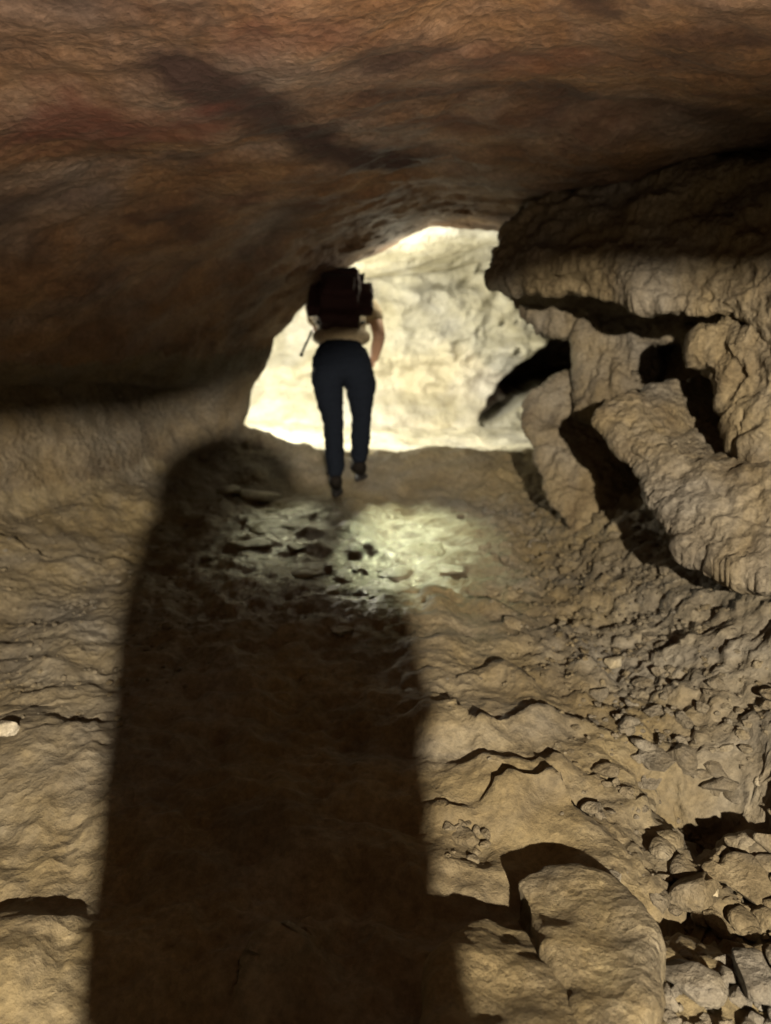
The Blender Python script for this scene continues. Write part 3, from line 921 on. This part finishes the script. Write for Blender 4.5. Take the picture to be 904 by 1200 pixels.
def person(label, J, face, up, tee, trousers, boots_mat, tee_to='elbow', base=None, hand_dir=None, coat=False, wide=0.0):
    """J: pelvis waist chest neck head, and l_/r_ shoulder elbow wrist hip knee ankle toe, as world points"""
    root = bpy.data.objects.new('person', None); COL.objects.link(root)
    root.location = base
    tag(root, label, 'person')
    inv = Matrix.Translation(-Vector(base))

    def part(name, me, mat, parent=root):
        me.transform(inv); me.materials.clear(); me.materials.append(mat)
        me.polygons.foreach_set('use_smooth', np.full(len(me.polygons), True))
        return link(name, me, None, parent)

    side = ('l_', 'r_')
    px, zc = J['pelvis'].x, J['pelvis'].z

    def widen(me):
        if not wide: return me
        co = np.empty(len(me.vertices) * 3, np.float32); me.vertices.foreach_get('co', co); co = co.reshape(-1, 3)
        co[:, 0] = px + (co[:, 0] - px) * (1 + wide * sm(zc - 0.42, zc - 0.10, co[:, 2]) * (1 - 0.75 * sm(zc + 0.36, zc + 0.46, co[:, 2])))
        me.vertices.foreach_set('co', co.ravel()); me.update(); return me
    ch = {'pelvis': (J['pelvis'], (0.095, 0.110)), 'waist': (J['waist'], (0.085, 0.100)), 'chest': (J['chest'], (0.10, 0.125)),
          'neck': (J['neck'], 0.058), 'head': (J['neck'].lerp(J['head'], 0.75), 0.055)}
    ed = [('pelvis', 'waist'), ('waist', 'chest'), ('chest', 'neck'), ('neck', 'head')]
    for s in side:
        ch[s + 'shoulder'] = (J[s + 'shoulder'], 0.058); ch[s + 'elbow'] = (J[s + 'elbow'], 0.040); ch[s + 'wrist'] = (J[s + 'wrist'], 0.028)
        ch[s + 'fore'] = (J[s + 'elbow'].lerp(J[s + 'wrist'], 0.3), 0.041)
        ch[s + 'hip'] = (J[s + 'hip'], 0.088); ch[s + 'knee'] = (J[s + 'knee'], 0.055); ch[s + 'calf'] = (J[s + 'knee'].lerp(J[s + 'ankle'], 0.3), 0.056)
        ch[s + 'ankle'] = (J[s + 'ankle'], 0.036); ch[s + 'toe'] = (J[s + 'toe'], 0.036)
        ed += [('chest', s + 'shoulder'), (s + 'shoulder', s + 'elbow'), (s + 'elbow', s + 'fore'), (s + 'fore', s + 'wrist'),
               ('pelvis', s + 'hip'), (s + 'hip', s + 'knee'), (s + 'knee', s + 'calf'), (s + 'calf', s + 'ankle'), (s + 'ankle', s + 'toe')]
    ms = [skin_mesh(ch, ed, 'pelvis', 2)]
    hm, rot, L_ = head_meshes(J['head'], face, up)
    ms += hm
    for s in side:
        ms += hand_mesh(J[s + 'wrist'], J[s + 'wrist'] + hand_dir[s][0], hand_dir[s][1], hand_dir[s][2])
    body = baked(join_meshes(ms), [('REMESH', dict(mode='VOXEL', voxel_size=0.0055)), ('SMOOTH', dict(factor=0.5, iterations=2))])
    part('body', widen(body), M_SKIN)

    # hair
    hair = ellipsoid(L_(0, -0.028, 0.034), (0.086, 0.096, 0.100), rot, 4)
    displace(hair, lambda p, n: 0.012 * fbm(p * np.array((60, 60, 18)), 3))
    part('hair', hair, M_HAIR)

    # trousers
    tc = {'pelvis': (J['pelvis'], (0.135, 0.158)), 'waist': (J['pelvis'].lerp(J['waist'], 0.90), (0.125, 0.140))}
    te = [('pelvis', 'waist')]
    for s in side:
        tc[s + 'hip'] = (J[s + 'hip'], (0.112, 0.104)); tc[s + 'thigh'] = (J[s + 'hip'].lerp(J[s + 'knee'], 0.5), 0.088)
        tc[s + 'knee'] = (J[s + 'knee'], 0.066)
        tc[s + 'calf'] = (J[s + 'knee'].lerp(J[s + 'ankle'], 0.35), 0.067); tc[s + 'hem'] = (J[s + 'knee'].lerp(J[s + 'ankle'], 0.98), 0.056)
        te += [('pelvis', s + 'hip'), (s + 'hip', s + 'thigh'), (s + 'thigh', s + 'knee'), (s + 'knee', s + 'calf'), (s + 'calf', s + 'hem')]
    tr = baked(skin_mesh(tc, te, 'pelvis', 2), [('REMESH', dict(mode='VOXEL', voxel_size=0.009)), ('SMOOTH', dict(factor=0.5, iterations=2))])
    displace(tr, lambda p, n: 0.012 * fbm(p * np.array((8, 8, 19)), 3) + 0.005 * ridged(p * np.array((6, 6, 22)) + 3, 2))
    part('trousers', widen(tr), trousers[0])

    # shirt
    sc = {'waist': (J['pelvis'].lerp(J['waist'], 0.75), (0.148, 0.152)), 'mid': (J['waist'].lerp(J['chest'], 0.4), (0.150, 0.152)), 'chest': (J['chest'], (0.150, 0.168)),
          'neck': (J['chest'].lerp(J['neck'], 0.8), 0.075)}
    se = [('waist', 'mid'), ('mid', 'chest'), ('chest', 'neck')]
    for s in side:
        end = J[s + 'shoulder'].lerp(J[s + 'elbow'], 0.7)
        sc[s + 'shoulder'] = (J[s + 'shoulder'], 0.074); sc[s + 'sleeve'] = (end, 0.060)
        se += [('chest', s + 'shoulder'), (s + 'shoulder', s + 'sleeve')]
        if tee_to == 'wrist':
            sc[s + 'elbow'] = (J[s + 'elbow'], 0.056); sc[s + 'cuff'] = (J[s + 'elbow'].lerp(J[s + 'wrist'], 0.9), 0.042)
            se += [(s + 'sleeve', s + 'elbow'), (s + 'elbow', s + 'cuff')]
    sms = [skin_mesh(sc, se, 'waist', 2)]
    if not coat: sms.append(ellipsoid(J['pelvis'].lerp(J['waist'], 0.98) + Vector((0, 0.03, -0.01)), (0.168, 0.175, 0.085)))
    if coat:                                  # a bulky hooded jacket reaching the thighs
        rows = ((0.90, 0.075, 0.235, 0.19), (1.07, 0.09, 0.245, 0.19), (1.22, 0.10, 0.262, 0.19), (1.33, 0.105, 0.272, 0.18),
                (1.40, 0.09, 0.25, 0.16), (1.46, 0.06, 0.21, 0.13), (1.52, 0.03, 0.165, 0.11))
        bm = bmesh.new(); prev = None
        for z, x0, rx, ry in rows:
            ring = [bm.verts.new((x0 + rx * math.cos(a), -0.42 + ry * math.sin(a), z)) for a in np.linspace(0, 2 * math.pi, 40, endpoint=False)]
            if prev:
                for k in range(40): bm.faces.new((prev[k], prev[(k + 1) % 40], ring[(k + 1) % 40], ring[k]))
            else: bm.faces.new(ring[::-1])
            prev = ring
        bm.faces.new(prev)
        me = bpy.data.meshes.new('coat'); bm.to_mesh(me); bm.free(); sms.append(me)
        sms.append(ellipsoid(Vector((0.16, -0.46, 1.43)), (0.215, 0.16, 0.17)))
        sms.append(ellipsoid(J['head'] + Vector((0.02, -0.05, 0.0)), (0.165, 0.125, 0.155)))
    sh = baked(join_meshes(sms), [('REMESH', dict(mode='VOXEL', voxel_size=0.009)), ('SMOOTH', dict(factor=0.5, iterations=2))])
    displace(sh, lambda p, n: 0.012 * fbm(p * np.array((11, 11, 14)) + 4, 3))
    part(tee[1], widen(sh), tee[0])

    # boots: a shaft, a foot and a sole
    for s in side:
        a, t = J[s + 'ankle'], J[s + 'toe']
        fwd = Vector((t.x - a.x, t.y - a.y, 0)).normalized()
        z0 = min(a.z, t.z)
        heel = a - fwd * 0.035; heel.z = t.z + 0.008
        bt = skin_mesh({'shaft': (J[s + 'knee'].lerp(a, 0.86), 0.056), 'ankle': (a, 0.060), 'heel': (heel, 0.050), 'ball': (a.lerp(t, 0.62) + Vector((0, 0, -0.008)), (0.040, 0.048)),
                        'tip': (t + fwd * 0.02, (0.030, 0.040))},
                       [('shaft', 'ankle'), ('ankle', 'heel'), ('ankle', 'ball'), ('ball', 'tip')], 'ankle', 2)
        b = part('boot', baked(bt, [('REMESH', dict(mode='VOXEL', voxel_size=0.007)), ('SMOOTH', dict(factor=0.5, iterations=2))]), boots_mat)
        r_ = Vector((fwd.y, -fwd.x, 0))
        bm = bmesh.new(); ring = []
        for k in range(20):
            g = k / 20 * 2 * math.pi
            q = math.cos(g); ww = 0.044 if q > 0 else 0.037
            ring.append(a + fwd * (0.062 + 0.135 * q) + r_ * ww * math.sin(g) * (1 - 0.15 * q * q))
        lo = [bm.verts.new(Vector((p.x, p.y, t.z - 0.040))) for p in ring]; hi = [bm.verts.new(Vector((p.x, p.y, t.z - 0.018))) for p in ring]
        for k in range(20): bm.faces.new((lo[k], lo[(k + 1) % 20], hi[(k + 1) % 20], hi[k]))
        bm.faces.new(lo[::-1]); bm.faces.new(hi)
        me = bpy.data.meshes.new('sole'); bm.to_mesh(me); bm.free()
        so = part('sole', me, M_STRAP, b)
    return root, L_, rot


# the walker, bent forward under the low roof, back to the viewer
zfix = floor_at(at(396, 580, 5.0).x, at(396, 580, 5.0).y) - at(396, 580, 5.0).z
def W(u, v, D): return at(u, v, D) + Vector((0, 0, zfix))
J = {'pelvis': W(400, 424, 5.02), 'waist': W(400, 392, 5.10), 'chest': W(402, 356, 5.36), 'neck': W(400, 338, 5.50), 'head': W(396, 337, 5.66),
     'l_shoulder': W(374, 354, 5.42), 'l_elbow': W(381, 396, 5.58), 'l_wrist': W(392, 420, 5.72),
     'r_shoulder': W(428, 354, 5.40), 'r_elbow': W(438, 392, 5.30), 'r_wrist': W(432, 424, 5.46),
     'l_hip': W(384, 432, 5.02), 'l_knee': W(391, 496, 4.97), 'l_ankle': W(394, 556, 4.95), 'l_toe': W(395, 569, 5.08),
     'r_hip': W(417, 432, 5.05), 'r_knee': W(424, 490, 5.10), 'r_ankle': W(421, 545, 5.16), 'r_toe': W(425, 555, 5.30)}
for s in ('l_', 'r_'):
    t = J[s + 'toe']; t.z = floor_at(t.x, t.y - 0.07) + 0.044
    J[s + 'ankle'].z = t.z + 0.060
hd = {'l_': (Vector((0.3, 0.8, 0.3)), Vector((0, 0.2, 1)), Vector((1, 0, 0))), 'r_': (Vector((-0.3, 0.7, -0.35)), Vector((-0.2, 0.2, 1)), Vector((-1, 0, 0)))}
walker, HL, hrot = person('stooping walker seen from behind in dark blue jeans and pale top, entering the bright chamber', J,
                          Vector((-0.05, 1, -0.22)), Vector((0, 0.2, 1)), (M_TEE, 'shirt'), (M_DENIM,), M_BOOT, 'elbow',
                          (J['pelvis'].x, J['pelvis'].y, floor_at(J['pelvis'].x, J['pelvis'].y)), hd, False, 0.20)

# the backpack on the walker's back
def slabbox(c, ax, ay, az, sx, sy, sz, bev, seg=4):
    bm = bmesh.new(); bmesh.ops.create_cube(bm, size=1)
    bmesh.ops.scale(bm, vec=(sx, sy, sz), verts=bm.verts)
    bmesh.ops.bevel(bm, geom=bm.edges[:] + bm.verts[:], offset=bev, segments=seg, affect='EDGES')
    M = Matrix((ax, ay, az)).transposed().to_4x4(); M.translation = c
    bmesh.ops.transform(bm, matrix=M, verts=bm.verts)
    me = bpy.data.meshes.new('padded'); bm.to_mesh(me); bm.free()
    return me


def tube(pts, r, flat=1.0, sub=2):
    ch = {str(k): (Vector(p), (r, r * flat)) for k, p in enumerate(pts)}
    return skin_mesh(ch, [(str(k), str(k + 1)) for k in range(len(pts) - 1)], '0', sub)


spine = (J['chest'] - J['waist']).normalized()
rt = Vector((1, 0, 0)); rt = (rt - spine * rt.dot(spine)).normalized()
back = spine.cross(rt); back = back if back.y < 0 else -back
pc = J['waist'].lerp(J['chest'], 0.30) + back * 0.21
pack = bpy.data.objects.new('backpack', None); COL.objects.link(pack)
pack.location = pc - spine * 0.22
tag(pack, 'dark maroon backpack worn by the stooping walker, loose strap hanging', 'backpack')
pinv = Matrix.Translation(-pack.location)


def ppart(name, me, mat, parent=pack):
    me.transform(pinv); me.materials.clear(); me.materials.append(mat)
    me.polygons.foreach_set('use_smooth', np.full(len(me.polygons), True))
    return link(name, me, None, parent)


soft = lambda a: (lambda p, n: a * fbm(p * 9.0, 3))
m_ = baked(slabbox(pc, rt, -back, spine, 0.435, 0.25, 0.52, 0.09), [('REMESH', dict(mode='VOXEL', voxel_size=0.010)), ('SMOOTH', dict(factor=0.5, iterations=9))])
ppart('pack_body', displace(m_, soft(0.020)), M_PACK)
m_ = baked(slabbox(pc + back * 0.105 - spine * 0.06, rt, -back, spine, 0.27, 0.09, 0.24, 0.035), [('REMESH', dict(mode='VOXEL', voxel_size=0.009)), ('SMOOTH', dict(factor=0.5, iterations=2))])
pk = ppart('front_pocket', displace(m_, soft(0.012)), M_PACK)
ppart('zip', tube([pc + back * 0.152 + spine * 0.04 + rt * x for x in (-0.11, -0.05, 0.03, 0.11)], 0.004), M_STRAP, pk)
m_ = baked(slabbox(pc + spine * 0.215 + back * 0.01, rt, -back, spine, 0.33, 0.21, 0.11, 0.05), [('REMESH', dict(mode='VOXEL', voxel_size=0.009)), ('SMOOTH', dict(factor=0.5, iterations=8))])
ppart('lid', displace(m_, soft(0.016)), M_STRAP)
ppart('grab_loop', tube([pc + spine * 0.235 - back * 0.06 + rt * -0.03, pc + spine * 0.285 - back * 0.07 + rt * -0.025, pc + spine * 0.288 - back * 0.07 + rt * 0.02, pc + spine * 0.235 - back * 0.06 + rt * 0.03], 0.008, 0.5), M_STRAP)
for s, k in (('l_', -1), ('r_', 1)):
    sh_ = J[s + 'shoulder']
    ppart('shoulder_strap', tube([pc + spine * 0.17 - back * 0.09 + rt * 0.10 * k, sh_ + Vector((-0.03 * k, -0.03, 0.085)), sh_ + Vector((-0.035 * k, 0.085, 0.02)),
                                  sh_ + Vector((-0.02 * k, 0.05, -0.12)), pc - spine * 0.17 - back * 0.08 + rt * 0.15 * k], 0.022, 0.35), M_STRAP)
for pts in ([W(366, 386, 5.02), W(362, 396, 5.0), W(358, 404, 4.99), W(354, 413, 4.99)],):
    ppart('loose_strap', tube(pts, 0.011, 0.4), M_STRAP)
ppart('buckle', slabbox(W(353.5, 415, 4.99), rt, -back, spine, 0.026, 0.012, 0.034, 0.004, 2), M_PLASTIC)

# the walker's headlamp
hl = bpy.data.objects.new('headlamp', None); COL.objects.link(hl); hl.location = HL(0, 0.10, 0.045)
tag(hl, 'headlamp on the forehead of the stooping walker, lighting the chamber', 'headlamp')
hinv = Matrix.Translation(-Vector(hl.location))


def hpart(name, me, mat, parent):
    me.transform(hinv); me.materials.clear(); me.materials.append(mat)
    me.polygons.foreach_set('use_smooth', np.full(len(me.polygons), True))
    return link(name, me, None, parent)


ringp = [HL(0.094 * math.cos(a), -0.02 + 0.113 * math.sin(a), 0.045) for a in np.linspace(0, 2 * math.pi, 20)]
hpart('headband', tube(ringp, 0.010, 0.4, 1), M_STRAP, hl)
hpart('lamp_housing', slabbox(HL(0, 0.107, 0.045), hrot.col[0], hrot.col[1], hrot.col[2], 0.055, 0.030, 0.040, 0.008), M_PLASTIC, hl)
M_LENS = bpy.data.materials.new('lit_lens'); M_LENS.use_nodes = True
_b = M_LENS.node_tree.nodes['Principled BSDF']; _b.inputs['Emission Color'].default_value = (1, 0.94, 0.72, 1); _b.inputs['Emission Strength'].default_value = 30
hpart('lens', ellipsoid(HL(0, 0.122, 0.045), (0.015, 0.006, 0.015), hrot, 3), M_LENS, hl)

# the photographer, whose shadow lies along the floor
def Q(x, y, z): return Vector((x, y, z))
FX = 0.10
g0 = floor_at(FX, -0.40)
J2 = {'pelvis': Q(FX - 0.03, -0.42, 1.00), 'waist': Q(FX, -0.42, 1.08), 'chest': Q(FX, -0.38, 1.32), 'neck': Q(FX - 0.03, -0.36, 1.45), 'head': Q(FX - 0.09, -0.32, 1.555),
      'l_shoulder': Q(FX - 0.19, -0.36, 1.36), 'l_elbow': Q(FX - 0.22, -0.28, 1.12), 'l_wrist': Q(-0.10, -0.08, 1.31),
      'r_shoulder': Q(FX + 0.19, -0.36, 1.36), 'r_elbow': Q(FX + 0.22, -0.28, 1.12), 'r_wrist': Q(0.10, -0.08, 1.31),
      'l_hip': Q(FX - 0.155, -0.42, 0.92), 'l_knee': Q(FX - 0.17, -0.40, 0.50), 'l_ankle': Q(FX - 0.14, -0.43, g0 + 0.10), 'l_toe': Q(FX - 0.15, -0.30, g0 + 0.042),
      'r_hip': Q(FX + 0.10, -0.42, 0.92), 'r_knee': Q(FX + 0.13, -0.40, 0.50), 'r_ankle': Q(FX + 0.14, -0.43, g0 + 0.10), 'r_toe': Q(FX + 0.16, -0.30, g0 + 0.042)}
hd2 = {'l_': (Vector((0.35, 0.3, 0.9)), Vector((0.3, -0.8, 0.3)), Vector((1, 0.2, 0))), 'r_': (Vector((-0.35, 0.3, 0.9)), Vector((-0.3, -0.8, 0.3)), Vector((-1, 0.2, 0)))}
person('person taking the picture, standing behind the view and casting the long shadow', J2, Vector((0, 1, -0.15)), Vector((0, 0, 1)),
       (M_JACKET, 'jacket'), (M_DENIM,), M_BOOT, 'wrist', (FX, -0.42, g0), hd2, True)
